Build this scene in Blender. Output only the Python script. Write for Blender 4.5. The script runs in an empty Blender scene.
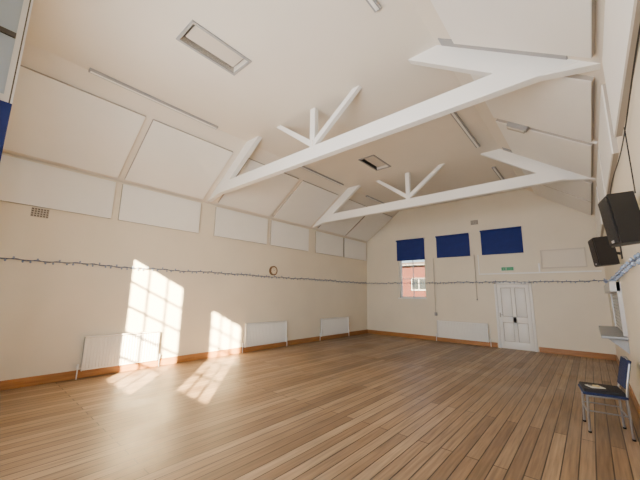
import bpy, bmesh, math, random
from mathutils import Vector, Matrix, Quaternion
random.seed(4)
D=bpy.data; C=bpy.context
COL=C.scene.collection

# ---------------- materials ----------------
def nmat(name):
    m=D.materials.new(name); m.use_nodes=True
    nt=m.node_tree; b=nt.nodes['Principled BSDF']
    return m,nt,b
def mat(name,col,rough=0.6,metal=0.0,bump=0.0,bscale=40,var=0.0,vscale=3,emit=None,spec=None):
    m,nt,b=nmat(name)
    b.inputs['Base Color'].default_value=(*col,1); b.inputs['Roughness'].default_value=rough
    b.inputs['Metallic'].default_value=metal
    if spec is not None: b.inputs['Specular IOR Level'].default_value=spec
    tc=nt.nodes.new('ShaderNodeTexCoord')
    if var>0:
        n=nt.nodes.new('ShaderNodeTexNoise'); n.inputs['Scale'].default_value=vscale; n.inputs['Detail'].default_value=5
        nt.links.new(tc.outputs['Object'],n.inputs['Vector'])
        r=nt.nodes.new('ShaderNodeValToRGB')
        r.color_ramp.elements[0].position=0.3; r.color_ramp.elements[1].position=0.7
        r.color_ramp.elements[0].color=(*[c*(1-var) for c in col],1)
        r.color_ramp.elements[1].color=(*[min(1,c*(1+var)) for c in col],1)
        nt.links.new(n.outputs['Fac'],r.inputs['Fac']); nt.links.new(r.outputs['Color'],b.inputs['Base Color'])
    if bump>0:
        n2=nt.nodes.new('ShaderNodeTexNoise'); n2.inputs['Scale'].default_value=bscale; n2.inputs['Detail'].default_value=4
        nt.links.new(tc.outputs['Object'],n2.inputs['Vector'])
        bp=nt.nodes.new('ShaderNodeBump'); bp.inputs['Strength'].default_value=bump; bp.inputs['Distance'].default_value=0.01
        nt.links.new(n2.outputs['Fac'],bp.inputs['Height']); nt.links.new(bp.outputs['Normal'],b.inputs['Normal'])
    return m
M={}
M['wall']=mat('wall_paint',(.80,.73,.59),.5,bump=.25,bscale=9,var=.03,vscale=1.2)
M['ceil']=mat('ceiling_paint',(.80,.745,.65),.7,bump=.1,bscale=14,var=.02,vscale=1)
M['panel']=mat('acoustic_panel_fabric',(.88,.865,.82),.85,bump=.15,bscale=120,var=.01)
M['pedge']=mat('acoustic_panel_edge',(.42,.38,.33),.7)
M['beam']=mat('beam_gloss_paint',(.93,.915,.87),.4,bump=.1,bscale=20)
M['white']=mat('white_gloss',(.88,.87,.83),.35)
M['rad']=mat('radiator_enamel',(.87,.86,.82),.35)
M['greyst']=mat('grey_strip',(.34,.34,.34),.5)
M['grey']=mat('grey_metal',(.38,.40,.42),.4,metal=.5)
M['shut']=mat('shutter_alu',(.50,.50,.49),.4,metal=.6)
M['black']=mat('speaker_black',(.006,.006,.007),.5)
M['grille']=mat('speaker_grille',(.008,.008,.009),.65,bump=.8,bscale=300)
M['blue']=mat('blind_fabric_blue',(.006,.022,.17),.8,bump=.2,bscale=200,var=.08,vscale=6)
M['palepane']=mat('obscured_glass_pane',(.50,.60,.72),.15)
M['chairblue']=mat('chair_fabric_navy',(.010,.020,.075),.85,bump=.4,bscale=250,var=.2,vscale=60)
M['chairseat']=mat('chair_seat_black',(.012,.012,.016),.7,bump=.4,bscale=250)
M['chrome']=mat('chair_chrome',(.34,.36,.40),.3,metal=1)
M['clockrim']=mat('clock_rim_wood',(.16,.09,.04),.4)
M['clockface']=mat('clock_face',(.80,.70,.52),.5)
M['green']=mat('exit_green',(.01,.28,.10),.4)
M['vent']=mat('vent_grey',(.46,.43,.37),.6)
M['dark']=mat('dark_void',(.10,.09,.08),.8)
M['cable']=mat('festoon_cable',(.08,.12,.22),.5)
M['bulb']=mat('festoon_bulb',(.30,.38,.54),.2)
M['paper']=mat('paper',(.7,.68,.58),.7)
M['yellow']=mat('cream_cloth',(.60,.50,.25),.7)
M['upvc']=mat('window_upvc',(.82,.83,.84),.3)
M['extupvc']=mat('exterior_upvc',(.35,.36,.38),.3)
M['extdark']=mat('exterior_pane',(.02,.025,.03),.2)
M['hatch']=mat('hatch_board',(.66,.60,.52),.7)
M['hatch2']=mat('hatch_shaft',(.30,.26,.22),.7)
M['roof']=mat('slate_roof',(.05,.045,.045),.8,bump=.4,bscale=8)
M['ground']=mat('ground_paving',(.10,.09,.08),.9,var=.2,vscale=2)
# glass
m,nt,b=nmat('window_glass')
for l in list(nt.links): nt.links.remove(l)
out=nt.nodes['Material Output']
tr=nt.nodes.new('ShaderNodeBsdfTransparent'); gl=nt.nodes.new('ShaderNodeBsdfGlossy'); gl.inputs['Roughness'].default_value=.02
mx=nt.nodes.new('ShaderNodeMixShader'); mx.inputs[0].default_value=.06
tr.inputs['Color'].default_value=(.97,.98,1,1)
nt.links.new(tr.outputs[0],mx.inputs[1]); nt.links.new(gl.outputs[0],mx.inputs[2]); nt.links.new(mx.outputs[0],out.inputs[0])
M['glass']=m
def wood(name,c1,c2,scale=(1,1,8)):
    m,nt,b=nmat(name)
    tc=nt.nodes.new('ShaderNodeTexCoord'); mp=nt.nodes.new('ShaderNodeMapping'); mp.inputs['Scale'].default_value=scale
    n=nt.nodes.new('ShaderNodeTexNoise'); n.inputs['Scale'].default_value=3; n.inputs['Detail'].default_value=6
    r=nt.nodes.new('ShaderNodeValToRGB'); r.color_ramp.elements[0].color=(*c1,1); r.color_ramp.elements[1].color=(*c2,1)
    r.color_ramp.elements[0].position=.3; r.color_ramp.elements[1].position=.7
    nt.links.new(tc.outputs['Object'],mp.inputs['Vector']); nt.links.new(mp.outputs[0],n.inputs['Vector'])
    nt.links.new(n.outputs['Fac'],r.inputs['Fac']); nt.links.new(r.outputs[0],b.inputs['Base Color'])
    b.inputs['Roughness'].default_value=.35
    return m
M['skirt']=wood('skirting_pine',(.29,.125,.038),(.43,.20,.065),(1,1,14))
def floor_mat():
    m,nt,b=nmat('floor_boards')
    N=nt.nodes.new; L=nt.links.new
    tc=N('ShaderNodeTexCoord')
    mp=N('ShaderNodeMapping'); mp.inputs['Rotation'].default_value=(0,0,math.radians(90))
    L(tc.outputs['Object'],mp.inputs['Vector'])
    br=N('ShaderNodeTexBrick'); br.offset=.37; br.offset_frequency=2; br.squash=1
    br.inputs['Color1'].default_value=(0,0,0,1); br.inputs['Color2'].default_value=(1,1,1,1); br.inputs['Mortar'].default_value=(.5,.5,.5,1)
    br.inputs['Scale'].default_value=1; br.inputs['Mortar Size'].default_value=.006; br.inputs['Mortar Smooth'].default_value=.2
    br.inputs['Brick Width'].default_value=3.6; br.inputs['Row Height'].default_value=.125
    L(mp.outputs[0],br.inputs['Vector'])
    r=N('ShaderNodeValToRGB'); e=r.color_ramp.elements
    e[0].color=(.185,.115,.062,1); e[1].color=(.350,.240,.140,1)
    x=e.new(.5); x.color=(.262,.170,.095,1)
    L(br.outputs['Color'],r.inputs['Fac'])
    mg=N('ShaderNodeMapping'); mg.inputs['Scale'].default_value=(26,1.1,1)
    L(tc.outputs['Object'],mg.inputs['Vector'])
    ng=N('ShaderNodeTexNoise'); ng.inputs['Scale'].default_value=1.5; ng.inputs['Detail'].default_value=7; ng.inputs['Distortion'].default_value=.1
    L(mg.outputs[0],ng.inputs['Vector'])
    mr=N('ShaderNodeMapRange'); mr.inputs[1].default_value=.3; mr.inputs[2].default_value=.7; mr.inputs[3].default_value=.68; mr.inputs[4].default_value=1.26
    L(ng.outputs['Fac'],mr.inputs[0])
    nw=N('ShaderNodeTexNoise'); nw.inputs['Scale'].default_value=.55; nw.inputs['Detail'].default_value=4
    L(tc.outputs['Object'],nw.inputs['Vector'])
    mw=N('ShaderNodeMapRange'); mw.inputs[1].default_value=.3; mw.inputs[2].default_value=.7; mw.inputs[3].default_value=.85; mw.inputs[4].default_value=1.12
    L(nw.outputs['Fac'],mw.inputs[0])
    mm_=N('ShaderNodeMath'); mm_.operation='MULTIPLY'; L(mr.outputs[0],mm_.inputs[0]); L(mw.outputs[0],mm_.inputs[1])
    mu=N('ShaderNodeVectorMath'); mu.operation='SCALE'; L(r.outputs[0],mu.inputs[0]); L(mm_.outputs[0],mu.inputs['Scale'])
    mix=N('ShaderNodeMix'); mix.data_type='RGBA'
    L(br.outputs['Fac'],mix.inputs[0]); L(mu.outputs[0],mix.inputs[6]); mix.inputs[7].default_value=(.035,.018,.010,1)
    L(mix.outputs[2],b.inputs['Base Color'])
    nr=N('ShaderNodeTexNoise'); nr.inputs['Scale'].default_value=1.1; nr.inputs['Detail'].default_value=5
    L(tc.outputs['Object'],nr.inputs['Vector'])
    rr=N('ShaderNodeMapRange'); rr.inputs[1].default_value=.3; rr.inputs[2].default_value=.7; rr.inputs[3].default_value=.34; rr.inputs[4].default_value=.48
    L(nr.outputs['Fac'],rr.inputs[0]); L(rr.outputs[0],b.inputs['Roughness'])
    bp=N('ShaderNodeBump'); bp.inputs['Strength'].default_value=.3; bp.inputs['Distance'].default_value=.003; bp.invert=True
    ad=N('ShaderNodeMath'); ad.operation='MULTIPLY_ADD'; ad.inputs[1].default_value=.15
    L(ng.outputs['Fac'],ad.inputs[0]); L(br.outputs['Fac'],ad.inputs[2])
    L(ad.outputs[0],bp.inputs['Height']); L(bp.outputs[0],b.inputs['Normal'])
    return m
M['floor']=floor_mat()
def brick_mat():
    m,nt,b=nmat('red_brick')
    tc=nt.nodes.new('ShaderNodeTexCoord'); mp=nt.nodes.new('ShaderNodeMapping'); mp.inputs['Rotation'].default_value=(math.radians(90),0,0)
    br=nt.nodes.new('ShaderNodeTexBrick')
    br.inputs['Color1'].default_value=(.055,.008,.005,1); br.inputs['Color2'].default_value=(.04,.006,.0045,1); br.inputs['Mortar'].default_value=(.04,.017,.012,1)
    br.inputs['Scale'].default_value=1; br.inputs['Brick Width'].default_value=.22; br.inputs['Row Height'].default_value=.075; br.inputs['Mortar Size'].default_value=.008
    nt.links.new(tc.outputs['Object'],mp.inputs[0]); nt.links.new(mp.outputs[0],br.inputs['Vector']); nt.links.new(br.outputs['Color'],b.inputs['Base Color'])
    b.inputs['Roughness'].default_value=.9
    return m
M['brick']=brick_mat()

# ---------------- mesh builder ----------------
class MB:
    def __init__(s,name):
        s.name=name; s.bm=bmesh.new(); s.mats=[]
    def mi(s,k):
        if k not in s.mats: s.mats.append(k)
        return s.mats.index(k)
    def _add(s,tmp,k,smooth=False,mtx=None):
        i=s.mi(k)
        if mtx is not None:
            tmp.transform(mtx)
            if mtx.determinant()<0: bmesh.ops.reverse_faces(tmp,faces=tmp.faces[:])
        for f in tmp.faces: f.material_index=i; f.smooth=smooth
        me=D.meshes.new('t'); tmp.to_mesh(me); tmp.free(); s.bm.from_mesh(me); D.meshes.remove(me)
    def box(s,lo,hi,k,bev=0,mtx=None,smooth=False,seg=2):
        t=bmesh.new(); bmesh.ops.create_cube(t,size=1)
        lo=Vector(lo);hi=Vector(hi);c=(lo+hi)/2;d=hi-lo
        for v in t.verts: v.co=Vector((v.co.x*d.x,v.co.y*d.y,v.co.z*d.z))+c
        if bev>0: bmesh.ops.bevel(t,geom=t.edges[:],offset=bev,segments=seg,affect='EDGES',profile=.5)
        s._add(t,k,smooth,mtx); return s
    def cyl(s,a,b,r,k,n=12,r2=None,mtx=None):
        a=Vector(a);b=Vector(b);d=b-a
        t=bmesh.new(); bmesh.ops.create_cone(t,cap_ends=True,segments=n,radius1=r,radius2=r if r2 is None else r2,depth=d.length)
        q=d.to_track_quat('Z','Y'); mm=Matrix.Translation((a+b)/2)@q.to_matrix().to_4x4()
        t.transform(mm)
        s._add(t,k,True,mtx)
        return s
    def ball(s,c,r,k,u=8,v=6,sc=(1,1,1),mtx=None):
        t=bmesh.new(); bmesh.ops.create_uvsphere(t,u_segments=u,v_segments=v,radius=r)
        t.transform(Matrix.Translation(c)@Matrix.Diagonal((*sc,1))); s._add(t,k,True,mtx); return s
    def tube(s,pts,r,k,n=10,mtx=None):
        pts=[Vector(p) for p in pts]
        for i in range(len(pts)-1):
            s.cyl(pts[i],pts[i+1],r,k,n,mtx=mtx)
            if 0<i: s.ball(pts[i],r,k,n,6,mtx=mtx)
        return s
    def prism(s,prof,axis,a,b,k,mtx=None):
        t=bmesh.new()
        def P(p,h):
            if axis=='y': return (p[0],h,p[1])
            if axis=='x': return (h,p[0],p[1])
            return (p[0],p[1],h)
        v1=[t.verts.new(P(p,a)) for p in prof]; v2=[t.verts.new(P(p,b)) for p in prof]
        n=len(prof)
        t.faces.new(v1); t.faces.new(v2[::-1])
        for i in range(n): t.faces.new((v1[i],v2[i],v2[(i+1)%n],v1[(i+1)%n]))
        bmesh.ops.recalc_face_normals(t,faces=t.faces[:])
        s._add(t,k,False,mtx); return s
    def done(s,edge=True,origin=None):
        me=D.meshes.new(s.name)
        if origin is None:
            vs=[v.co for v in s.bm.verts]
            lo=Vector([min(v[i] for v in vs) for i in range(3)]);hi=Vector([max(v[i] for v in vs) for i in range(3)])
            origin=Vector(((lo.x+hi.x)/2,(lo.y+hi.y)/2,lo.z))
        origin=Vector(origin)
        s.bm.transform(Matrix.Translation(-origin))
        s.bm.to_mesh(me); s.bm.free()
        for k in s.mats: me.materials.append(M[k])
        o=D.objects.new(s.name,me); o.location=origin; COL.objects.link(o)
        if edge and any(p.use_smooth for p in me.polygons):
            try: me.set_sharp_from_angle(angle=math.radians(40))
            except Exception: pass
        return o

# ---------------- room dims ----------------
XL,XR=-7.27,.36
YN,YF=-.12,11.5
ZE,ZC=3.87,5.03
RUN=1.62; SL=(ZC-ZE)/RUN
JL,JR=XL+RUN,XR-RUN
T=.12
def wall_y(name,y0,y1,holes):
    b=MB(name)
    xs=XL-T; xe=XR+T; x=xs
    for (hx0,hx1,hz0,hz1) in sorted(holes):
        b.box((x,y0,0),(hx0,y1,ZE),'wall')
        b.box((hx0,y0,0),(hx1,y1,hz0),'wall'); b.box((hx0,y0,hz1),(hx1,y1,ZE),'wall')
        x=hx1
    b.box((x,y0,0),(xe,y1,ZE),'wall')
    b.prism([(XL-T,ZE),(XR+T,ZE),(XR,ZE+.02),(JR,ZC+.02),(JL,ZC+.02),(XL,ZE+.02)],'y',y0,y1,'wall')
    return b.done(origin=(0,0,0))
FW=(-5.74,-4.68,1.5,3.72)
wall_y('wall_far',YF,YF+.25,[FW])
NA=(-4.42,-3.03,1.10,3.64); NB=(-2.21,-1.11,1.42,3.52)
wall_y('wall_near',YN-T,YN,[NA,NB])
MB('wall_left').box((XL-T,YN-T,0),(XL,YF+.25,ZE+.05),'wall').done(origin=(0,0,0))
MB('wall_right').box((XR,YN-T,0),(XR+T,YF+.25,ZE+.05),'wall').done(origin=(0,0,0))
MB('floor').box((XL-T,YN-T,-.1),(XR+T,YF+.25,0),'floor').done(origin=(0,0,0))
H1=(-3.92,-3.53,1.50,2.36); H2=(-4.15,-3.76,6.3,7.14)
cb=MB('ceiling')
y0,y1=YN-T,YF+.25
cb.prism([(XL-T,ZE-SL*T),(JL,ZC),(JL,ZC+.1),(XL-T,ZE-SL*T+.1)],'y',y0,y1,'ceil')
cb.prism([(XR+T,ZE-SL*T),(JR,ZC),(JR,ZC+.1),(XR+T,ZE-SL*T+.1)],'y',y0,y1,'ceil')
ys=y0
for h in (H1,H2):
    cb.box((JL,ys,ZC),(JR,h[2],ZC+.1),'ceil')
    cb.box((JL,h[2],ZC),(h[0],h[3],ZC+.1),'ceil'); cb.box((h[1],h[2],ZC),(JR,h[3],ZC+.1),'ceil'); ys=h[3]
cb.box((JL,ys,ZC),(JR,y1,ZC+.1),'ceil')
cb.done(origin=(0,0,0))
for h in (H1,H2):
    b=MB('ceiling_hatch'); w=.035
    zb,zt=ZC-.02,ZC+.14
    for lo,hi in (((h[0]-w,h[2]-w),(h[0],h[3]+w)),((h[1],h[2]-w),(h[1]+w,h[3]+w)),((h[0],h[2]-w),(h[1],h[2])),((h[0],h[3]),(h[1],h[3]+w))):
        b.box((*lo,zb),(*hi,ZC+.01),'greyst'); b.box((*lo,ZC+.01),(*hi,zt),'hatch2')
    b.box((h[0],h[2],ZC+.10),(h[1],h[3],zt),'hatch2')
    b.box((h[0]+.05,h[2]+.05,ZC+.04),(h[1]-.05,h[3]-.05,ZC+.10),'hatch')
    b.done()

def skirt(name,lo,hi): MB(name).box(lo,hi,'skirt',bev=.006).done(origin=(0,0,0))
sh=.15;st=.022
skirt('baseboard_left',(XL,YN,0),(XL+st,YF,sh))
MB('baseboard_far').box((XL+st,YF-st,0),(-2.40,YF,sh),'skirt',bev=.006).box((-1.31,YF-st,0),(XR-st,YF,sh),'skirt',bev=.006).done(origin=(0,0,0))
skirt('baseboard_right',(XR-st,YN,0),(XR,YF,sh))
skirt('baseboard_near',(XL+st,YN,0),(XR-st,YN+st,sh))

# ---------------- acoustic panels ----------------
spans=[(-.08,1.82),(1.95,3.70),(4.13,5.87),(6.02,7.71),(8.11,9.72),(9.80,11.40)]
th=.055
ang=math.atan(SL)
def slopeM(side,y,r):
    if side=='R':
        p=Vector((XR-r,y,ZE+SL*r)); xax=Vector((math.cos(ang),0,-math.sin(ang))); zax=Vector((-math.sin(ang),0,-math.cos(ang)))
    else:
        p=Vector((XL+r,y,ZE+SL*r)); xax=Vector((-math.cos(ang),0,-math.sin(ang))); zax=Vector((math.sin(ang),0,-math.cos(ang)))
    yax=zax.cross(xax)
    m=Matrix((xax,yax,zax)).transposed().to_4x4(); m.translation=p; return m
def slope_panel(side,a,c,r0,r1):
    rm=(r0+r1)/2; hl=(r1-r0)/2/math.cos(ang); m=slopeM(side,(a+c)/2,rm); hw=(c-a)/2
    b=MB('acoustic_panel')
    b.box((-hl,-hw,0),(hl,hw,th-.012),'pedge',mtx=m).box((-hl+.003,-hw+.003,th-.012),(hl-.003,hw-.003,th),'panel',bev=.003,mtx=m,seg=1)
    b.done()
for (a,c) in spans:
    MB('acoustic_panel').box((XL,a,3.04),(XL+.04,c,3.82),'pedge').box((XL+.04,a+.003,3.043),(XL+.052,c-.003,3.817),'panel').done()
    MB('acoustic_panel').box((XR-.04,a,3.04),(XR,c,3.82),'pedge').box((XR-.052,a+.003,3.043),(XR-.04,c-.003,3.817),'panel').done()
    slope_panel('L',a,c,.09,1.33); slope_panel('R',a,c,.09,1.33)

# ---------------- trusses ----------------
def truss(y):
    b=MB('roof_truss'); hw=.065
    ya,yb=y-hw,y+hw; zb,zt=4.01,4.26
    cx=-3.6; hv=.31
    b.box((XL,ya,zb),(XR,yb,zt),'beam',bev=.008)
    def pr(sx,x0):
        f=lambda d,z:(x0+sx*d,z)
        return [f(.05,ZE+SL*.05),f(RUN,ZC),f(RUN+hv/SL,ZC),f((4.03-ZE+hv)/SL,4.03),f(.15,4.03-.02)][:4]
    b.prism(pr(1,XL),'y',ya+.01,yb-.01,'beam'); b.prism(pr(-1,XR),'y',ya+.01,yb-.01,'beam')
    b.box((cx-.06,ya+.015,zt-.02),(cx+.06,yb-.015,ZC),'beam',bev=.006)
    for s in (-1,1):
        b.prism([(cx+s*.05,zt+.02),(cx+s*.05,zt+.15),(cx+s*.90,ZC),(cx+s*1.04,ZC)],'y',ya+.025,yb-.025,'beam')
    b.box((cx-.03,ya-.004,zb+.03),(cx+.03,yb+.004,zt+.12),'beam')
    m=slopeM('R',ya-.08,.90); b.box((-.80,-.075,0),(.75,.075,.012),'greyst',mtx=m)  # grey plate added on right slope: painted shade for the gap between panel and rafter
    b.done()
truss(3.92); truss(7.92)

def strip(x,a,c):
    MB('ceiling_strip_light').box((x-.045,a,ZC-.04),(x+.045,c,ZC),'greyst',bev=.004).box((x-.02,a+.02,ZC-.046),(x+.02,c-.02,ZC-.039),'white').done()
strip(-5.60,.85,3.08); strip(-5.60,5.5,7.5); strip(-1.62,5.37,7.4); strip(-1.60,.8,2.85)
strip(-5.60,8.9,10.9); strip(-1.62,8.9,10.9)

b=MB('emergency_light'); mm=slopeM('R',5.945,.98)
b.box((-.17,-.06,.0),(.17,.06,.12),'greyst',bev=.015,mtx=mm).box((-.15,-.05,.12),(.15,.05,.145),'vent',bev=.01,mtx=mm)
b.box((.17,-.02,0),(1.15,.02,.03),'white',mtx=mm)
b.done()

# ---------------- radiators ----------------
def radiator(L,h,mtx):
    b=MB('radiator'); z0=.14
    b.box((0,.045,z0),(L,.065,z0+h),'rad',mtx=mtx)
    n=int(L/.05)
    for i in range(n):
        x=(i+.5)*L/n
        b.box((x-.015,.06,z0+.03),(x+.015,.080,z0+h-.035),'rad',bev=.006,mtx=mtx,seg=1)
    b.box((0,.035,z0+h-.012),(L,.11,z0+h+.006),'rad',bev=.003,mtx=mtx)
    b.box((0,.035,z0),(.008,.11,z0+h),'rad',mtx=mtx); b.box((L-.008,.035,z0),(L,.11,z0+h),'rad',mtx=mtx)
    b.box((.15,.0,z0+.1),(.2,.05,z0+h-.05),'grey',mtx=mtx); b.box((L-.2,.0,z0+.1),(L-.15,.05,z0+h-.05),'grey',mtx=mtx)
    for x,s in ((0,-1),(L,1)):
        b.tube([(x,.07,z0+.04),(x+s*.05,.07,z0+.04),(x+s*.05,.07,0)],.010,'rad',mtx=mtx)
        b.cyl((x+s*.05,.07,z0+.03),(x+s*.05,.07,z0+.12),.02,'white',mtx=mtx)
    b.done()
def left_m(y,z=0): return Matrix(((0,1,0,XL),(1,0,0,y),(0,0,1,z),(0,0,0,1)))
def far_m(x,z=0): return Matrix(((1,0,0,x),(0,-1,0,YF),(0,0,1,z),(0,0,0,1)))
radiator(1.33,.60,left_m(1.66)); radiator(1.52,.62,left_m(5.24)); radiator(1.6,.60,left_m(8.42)); radiator(1.65,.58,far_m(-4.28))

# ---------------- windows ----------------
def window(name,x0,x1,z0,z1,y,cols,rows,ydir,bar=.03,fr=.05):
    b=MB(name)
    ya,yb=sorted((y,y+ydir*.06))
    b.box((x0,ya,z0),(x0+fr,yb,z1),'upvc').box((x1-fr,ya,z0),(x1,yb,z1),'upvc')
    b.box((x0+fr,ya,z0),(x1-fr,yb,z0+fr),'upvc').box((x0+fr,ya,z1-fr),(x1-fr,yb,z1),'upvc')
    for i in range(1,cols):
        x=x0+(x1-x0)*i/cols; b.box((x-bar/2,ya+.02,z0+fr),(x+bar/2,yb-.02,z1-fr),'upvc')
    for i in range(1,rows):
        z=z0+(z1-z0)*i/rows; b.box((x0+fr,ya+.02,z-bar/2),(x1-fr,yb-.02,z+bar/2),'upvc')
    ym=(ya+yb)/2
    b.box((x0+fr,ym-.003,z0+fr),(x1-fr,ym+.003,z1-fr),'glass')
    return b.done()
window('window_1',FW[0],FW[1],FW[2],FW[3],YF+.12,2,3,1)
window('window_2',*NA,YN-.10,3,5,1,bar=.045,fr=.03); window('window_3',*NB,YN-.10,3,5,1,bar=.045,fr=.03)
MB('trim_1').box((FW[0]-.05,YF-.06,FW[2]-.04),(FW[1]+.05,YF+.12,FW[2]),'white',bev=.005).done()
def blind(x0,x1,z0,z1):
    b=MB('roller_blind')
    b.cyl((x0,YF-.05,z1-.03),(x1,YF-.05,z1-.03),.03,'blue',16)
    b.box((x0-.012,YF-.085,z1-.065),(x0,YF,z1+.005),'white').box((x1,YF-.085,z1-.065),(x1+.012,YF,z1+.005),'white')
    b.box((x0+.01,YF-.025,z0),(x1-.01,YF-.022,z1-.02),'blue')
    b.box((x0+.01,YF-.035,z0-.02),(x1-.01,YF-.012,z0+.012),'blue',bev=.004)
    b.done()
blind(-5.82,-4.64,2.98,3.80); blind(-4.20,-3.02,3.00,3.80); blind(-2.67,-1.45,3.00,3.83)

b=MB('open_casement_sash')
xa,xb=-3.03,-2.99; yo=.062
b.box((xa,YN,2.92),(xb,yo-.05,4.0),'palepane')
b.box((xa-.01,yo-.05,2.90),(xb+.01,yo-.02,4.0),'upvc').box((xa-.01,yo-.02,2.90),(xb+.01,yo-.012,4.0),'dark').box((xa-.01,yo-.012,2.90),(xb+.01,yo,4.0),'upvc')
b.box((xa-.01,YN,2.90),(xb+.01,yo-.05,2.95),'upvc').box((xa-.012,YN,2.35),(xb+.012,yo,2.90),'blue',bev=.006).box((xa-.01,YN,3.4),(xb+.012,yo-.05,3.44),'dark')
b.done()

# ---------------- door ----------------
b=MB('door_1')
x0,x1=-2.30,-1.41; yd=YF
fr=.07
b.box((x0-fr,yd-.045,0),(x0,yd,2.07),'white',bev=.006).box((x1,yd-.045,0),(x1+fr,yd,2.07),'white',bev=.006).box((x0-fr,yd-.045,2.0),(x1+fr,yd,2.07),'white',bev=.006)
b.box((x0,yd-.006,.005),(x1,yd,2.0),'vent')
sW=.11; yy=yd-.034
def rail(xa,xb,za,zb): b.box((xa,yy,za),(xb,yd-.004,zb),'white',bev=.004)
rail(x0+.006,x0+sW,.008,1.992); rail(x1-sW,x1-.006,.008,1.992); mid=(x0+x1)/2; rail(mid-.05,mid+.05,.2,1.9)
for za,zb in ((.008,.22),(.80,.98),(1.88,1.992)): rail(x0+sW-.01,x1-sW+.01,za,zb)
for xa_,xb_ in ((x0+sW+.012,mid-.062),(mid+.062,x1-sW-.012)):
    for za,zb in ((.232,.788),(.992,1.868)): b.box((xa_,yd-.018,za),(xb_,yd-.004,zb),'white',bev=.010)
b.box((x0+.035,yd-.040,.95),(x0+.065,yd-.03,1.09),'vent'); b.cyl((x0+.05,yd-.07,1.03),(x0+.05,yd-.03,1.03),.008,'greyst'); b.cyl((x0+.05,yd-.065,1.03),(x0+.14,yd-.065,1.03),.007,'greyst')
b.done()

b=MB('exit_sign'); b.box((-2.12,YF-.04,2.42),(-1.76,YF,2.55),'white',bev=.006).box((-2.11,YF-.045,2.43),(-1.77,YF-.038,2.54),'green')
b.box((-1.985,YF-.047,2.455),(-1.97,YF-.044,2.51),'paper').ball((-1.975,YF-.045,2.522),.008,'paper').box((-2.07,YF-.047,2.48),(-2.03,YF-.044,2.488),'paper')
b.done()
b=MB('trim_2')
x0,x1,z0,z1=-1.04,.02,2.46,3.02
b.box((x0,YF-.02,z0),(x1,YF,z1),'ceil')
for lo,hi in (((x0,z0),(x1,z0+.03)),((x0,z1-.03),(x1,z1)),((x0,z0),(x0+.03,z1)),((x1-.03,z0),(x1,z1))):
    b.box((lo[0],YF-.045,lo[1]),(hi[0],YF-.01,hi[1]),'hatch')
b.done()
b=MB('cable_trunking')
b.box((-2.80,YF-.03,2.32),(.30,YF,2.36),'white').box((-2.80,YF-.03,2.36),(-2.77,YF,3.0),'white').box((-1.12,YF-.03,2.36),(-1.08,YF,2.62),'white')
b.done()
b=MB('pull_cord'); b.cyl((-4.32,YF-.06,2.98),(-4.32,YF-.06,.95),.010,'vent',6); b.box((-4.36,YF-.075,.88),(-4.28,YF,1.0),'greyst',bev=.004); b.done()
b=MB('pull_cord'); b.cyl((-2.90,YF-.06,3.0),(-2.90,YF-.06,1.5),.010,'vent',6); b.ball((-2.90,YF-.06,1.49),.025,'greyst'); b.done()

def vent(mtx,w,h,nm='air_vent'):
    b=MB(nm); b.box((-w/2,0,-h/2),(w/2,.012,h/2),'vent',bev=.003,mtx=mtx)
    nx,nz=6,4
    for i in range(nx):
        for j in range(nz):
            cx=-w/2+w*(i+.5)/nx; cz=-h/2+h*(j+.5)/nz
            b.box((cx-w/nx*.32,.0125,cz-h/nz*.3),(cx+w/nx*.32,.0135,cz+h/nz*.3),'dark',mtx=mtx)
    b.done()
vent(left_m(.75,2.94),.24,.16); vent(far_m(-2.83,4.15),.24,.16)

b=MB('analog_clock'); c=Vector((XL,6.19,2.27))
b.cyl(c,c+Vector((.05,0,0)),.145,'clockrim',32).cyl(c+Vector((.05,0,0)),c+Vector((.053,0,0)),.105,'clockface',32)
for i in range(12):
    a_=i*math.pi/6; p=c+Vector((.055,math.sin(a_)*.088,math.cos(a_)*.088)); b.box(p-Vector((.002,.005,.008)),p+Vector((.001,.005,.008)),'dark')
b.cyl(c+Vector((.056,0,0)),c+Vector((.056,.05,.04)),.004,'dark',6).cyl(c+Vector((.056,0,0)),c+Vector((.056,-.03,.07)),.003,'dark',6)
b.done()

# festoon string lights
b=MB('string_lights')
path=[]
zb=2.085
def wob(s): return .008*math.sin(s*5.1)+.006*math.sin(s*1.7)
y=YN+.05
while y<YF-.05: path.append(Vector((XL+.035,y,zb+wob(y)))); y+=.05
x=XL+.03
while x<XR-.05: path.append(Vector((x,YF-.09,zb-.02+wob(x)))); x+=.05
y=YF-.09
while y>.8: path.append(Vector((XR-.035,y,1.93+.15*max(0,(y-9)/2.5)+wob(y)))); y-=.05
for i in range(len(path)-1):
    b.cyl(path[i],path[i+1],.007,'cable',5)
    ph=i*1.15
    o=Vector((0,0,.016*math.sin(ph))); o2=Vector((0,0,.016*math.sin(ph+1.15)))
    b.cyl(path[i]+o,path[i+1]+o2,.005,'cable',4)
    if i%2==0:
        sgn=1 if i%6 else -1
        o=Vector((random.uniform(-.01,.01),random.uniform(-.01,.01),-.028*sgn))
        b.ball(path[i]+o,.016,'bulb',6,4,sc=(1,1,1.3))
b.done()
b=MB('power_cable')
pts=[]
for i in range(30):
    t=i/29; y=7.5-6.2*t; pts.append((XR-.02,y,2.96-.05*math.sin(t*math.pi*4)))
b.tube(pts,.005,'black',6); b.tube([(XR-.02,5.5,2.95),(XR-.02,5.52,2.45)],.005,'black',6); b.tube([(XR-.02,3.3,2.95),(XR-.02,3.3,2.4)],.005,'black',6)
b.done()

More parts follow.
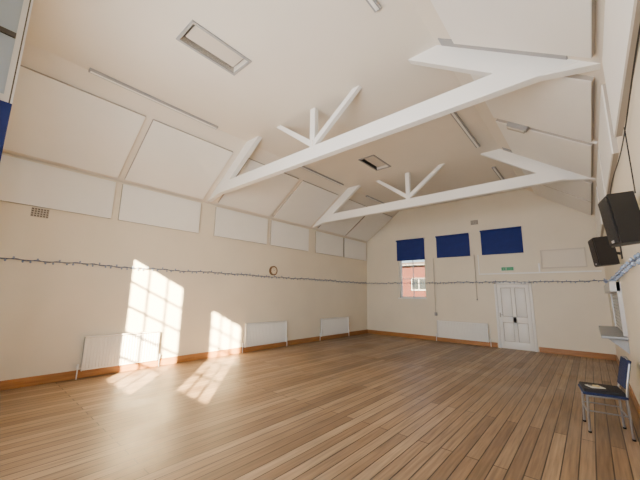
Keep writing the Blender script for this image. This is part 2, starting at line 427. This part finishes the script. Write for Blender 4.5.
# ---------------- speakers ----------------
def speaker(y,zc,xf,h,w,dd):
    b=MB('loudspeaker')
    M0=Matrix.Translation((xf,y,zc))@Matrix.Rotation(math.radians(10),4,'Z')@Matrix.Rotation(math.radians(-6),4,'Y')
    b.prism([(0,-w/2),(dd,-w/2*.65),(dd,w/2*.65),(0,w/2)],'z',-h/2,h/2,'black',mtx=M0)
    b.box((-.012,-w/2+.012,-h/2+.012),(0,w/2-.012,h/2-.012),'grille',bev=.005,mtx=M0)
    b.box((-.015,-.03,-h/2+.02),(-.011,.03,-h/2+.04),'grey',mtx=M0)
    b.tube([M0@Vector((dd*.8,0,-.02)),Vector((XR-.01,y,zc-.03))],.018,'black')
    b.box((XR-.012,y-.05,zc-.10),(XR,y+.05,zc+.07),'black')
    b.done()
speaker(3.25,2.19,.170,.38,.26,.16); speaker(5.5,2.20,.095,.37,.28,.20)

# ---------------- serving hatch shutter ----------------
b=MB('serving_hatch_shutter')
a_,c_=6.6,8.7; X=XR
b.box((X-.05,a_-.06,1.05),(X,a_,1.85),'shut').box((X-.05,c_,1.05),(X,c_+.06,1.85),'shut')
b.box((X-.13,a_-.06,1.70),(X,c_+.06,1.86),'shut',bev=.01)
z=1.07
while z<1.70:
    b.box((X-.035,a_,z),(X-.01,c_,z+.055),'shut',bev=.008,seg=1); z+=.06
b.box((X-.30,a_-.1,1.0),(X,c_+.1,1.04),'grey',bev=.008)
for yy in (a_+.1,(a_+c_)/2,c_-.1): b.prism([(X,1.0),(X-.24,1.0),(X,.78)],'y',yy-.015,yy+.015,'grey')
b.done()

# ---------------- chair ----------------
b=MB('banquet_chair')
Mch=Matrix.Translation((.0,5.45,0))@Matrix.Rotation(math.radians(8),4,'Z')
hw=.20
for s in (-1,1):
    b.tube([(-.20,s*hw,.0),(-.185,s*hw,.42),(.17,s*hw,.44),(.185,s*hw,.0+.0)] ,.014,'chrome',mtx=Mch)
    b.tube([(.17,s*(hw-.005),.42),(.20,s*(hw-.01),.62),(.245,s*(hw-.03),.83),(.25,s*(hw-.07),.87)],.013,'chrome',mtx=Mch)
    b.cyl((-.20,s*hw,0),(-.20,s*hw,.02),.018,'black',mtx=Mch); b.cyl((.185,s*hw,0),(.185,s*hw,.02),.018,'black',mtx=Mch)
b.tube([(.25,-(hw-.07),.87),(.253,0,.885),(.25,(hw-.07),.87)],.013,'chrome',mtx=Mch)
b.tube([(-.192,-hw,.22),(-.192,hw,.22)],.009,'chrome',mtx=Mch); b.tube([(.178,-hw,.22),(.178,hw,.22)],.009,'chrome',mtx=Mch)
for s in (-1,1): b.tube([(-.192,s*hw,.25),(.178,s*hw,.25)],.009,'chrome',mtx=Mch)
b.box((-.225,-.215,.43),(.19,.215,.465),'chairblue',bev=.014,mtx=Mch,smooth=True,seg=4)
b.box((-.215,-.205,.455),(.18,.205,.50),'chairseat',bev=.02,mtx=Mch,smooth=True,seg=4)
Mb=Mch@Matrix.Translation((.222,0,.71))@Matrix.Rotation(math.radians(12),4,'Y')
b.box((-.022,-.175,-.17),(.012,.175,.17),'chairblue',bev=.014,mtx=Mb,smooth=True,seg=4)
b.done()
b=MB('folded_paper'); Mp=Mch@Matrix.Translation((-.06,-.02,.501))
b.box((-.10,-.08,0),(.05,.06,.006),'paper',mtx=Mp@Matrix.Rotation(.4,4,'Z')).box((-.04,-.05,.006),(.03,.02,.012),'yellow',bev=.003,mtx=Mp@Matrix.Rotation(-.2,4,'Z')).box((-.08,-.02,.007),(-.04,.04,.011),'dark',mtx=Mp)
b.done()

# ---------------- outside ----------------
MB('ground').box((-40,-30,-.6),(40,60,-.5),'ground').done(origin=(0,0,0))
b=MB('brick_house')
b.box((-18,22,-.5),(-6,30,3.8),'brick')
b.prism([(21.7,3.8),(30.3,3.8),(26,4.5)],'x',-18.3,-5.7,'roof')
b.box((-18.2,21.85,3.74),(-5.8,22.0,3.85),'extupvc')
for x in (-12.8,-10.0,-7.4,-15):
    z=1.95
    b.box((x,21.93,z),(x+1.2,22.0,z+.9),'extupvc'); b.box((x+.08,21.9,z+.08),(x+.56,21.95,z+.82),'extdark'); b.box((x+.64,21.9,z+.08),(x+1.12,21.95,z+.82),'extdark')
b.done()

# ---------------- lights ----------------
w=D.worlds.new('World'); C.scene.world=w; w.use_nodes=True
nt=w.node_tree; bg=nt.nodes['Background']; sky=nt.nodes.new('ShaderNodeTexSky'); sky.sky_type='NISHITA'; sky.sun_disc=False
sky.sun_elevation=math.radians(24); sky.sun_rotation=math.radians(140)
nt.links.new(sky.outputs[0],bg.inputs[0]); bg.inputs[1].default_value=.30
d=Vector((-1,.87,-.46)).normalized()
s=D.lights.new('sun','SUN'); s.energy=170; s.angle=math.radians(.8); s.color=(1,.76,.44)
so=D.objects.new('sun',s); so.rotation_euler=d.to_track_quat('-Z','Y').to_euler(); so.location=(5,-8,8); COL.objects.link(so)
def area(name,loc,dirv,sx,sy,e,col=(1,1,1)):
    l=D.lights.new(name,'AREA'); l.shape='RECTANGLE'; l.size=sx; l.size_y=sy; l.energy=e; l.color=col
    o=D.objects.new(name,l); o.location=loc; o.rotation_euler=Vector(dirv).to_track_quat('-Z','Z').to_euler(); COL.objects.link(o)
for nm,h in (('window_daylight',NA),('window_daylight',NB)):
    area(nm,((h[0]+h[1])/2,YN-T-.35,(h[2]+h[3])/2),(0,1,0.05),h[1]-h[0],h[3]-h[2],265,(.95,.97,1))

# ---------------- camera ----------------
a=math.radians(41.0); th_=math.radians(9.9); rl=.0158
F=Vector((-math.sin(a)*math.cos(th_),math.cos(a)*math.cos(th_),math.sin(th_)))
Rv=Vector((math.cos(a),math.sin(a),0)); U=Rv.cross(F)
Rc=(Rv+rl*U).normalized(); Uc=(U-rl*Rv).normalized()
cam=D.cameras.new('camera'); cam.sensor_width=36; cam.lens=308/640*36; cam.clip_start=.02
co=D.objects.new('camera',cam); mm=Matrix((Rc,Uc,-F)).transposed().to_4x4(); mm.translation=(0,0,1.6); co.matrix_world=mm
COL.objects.link(co); C.scene.camera=co
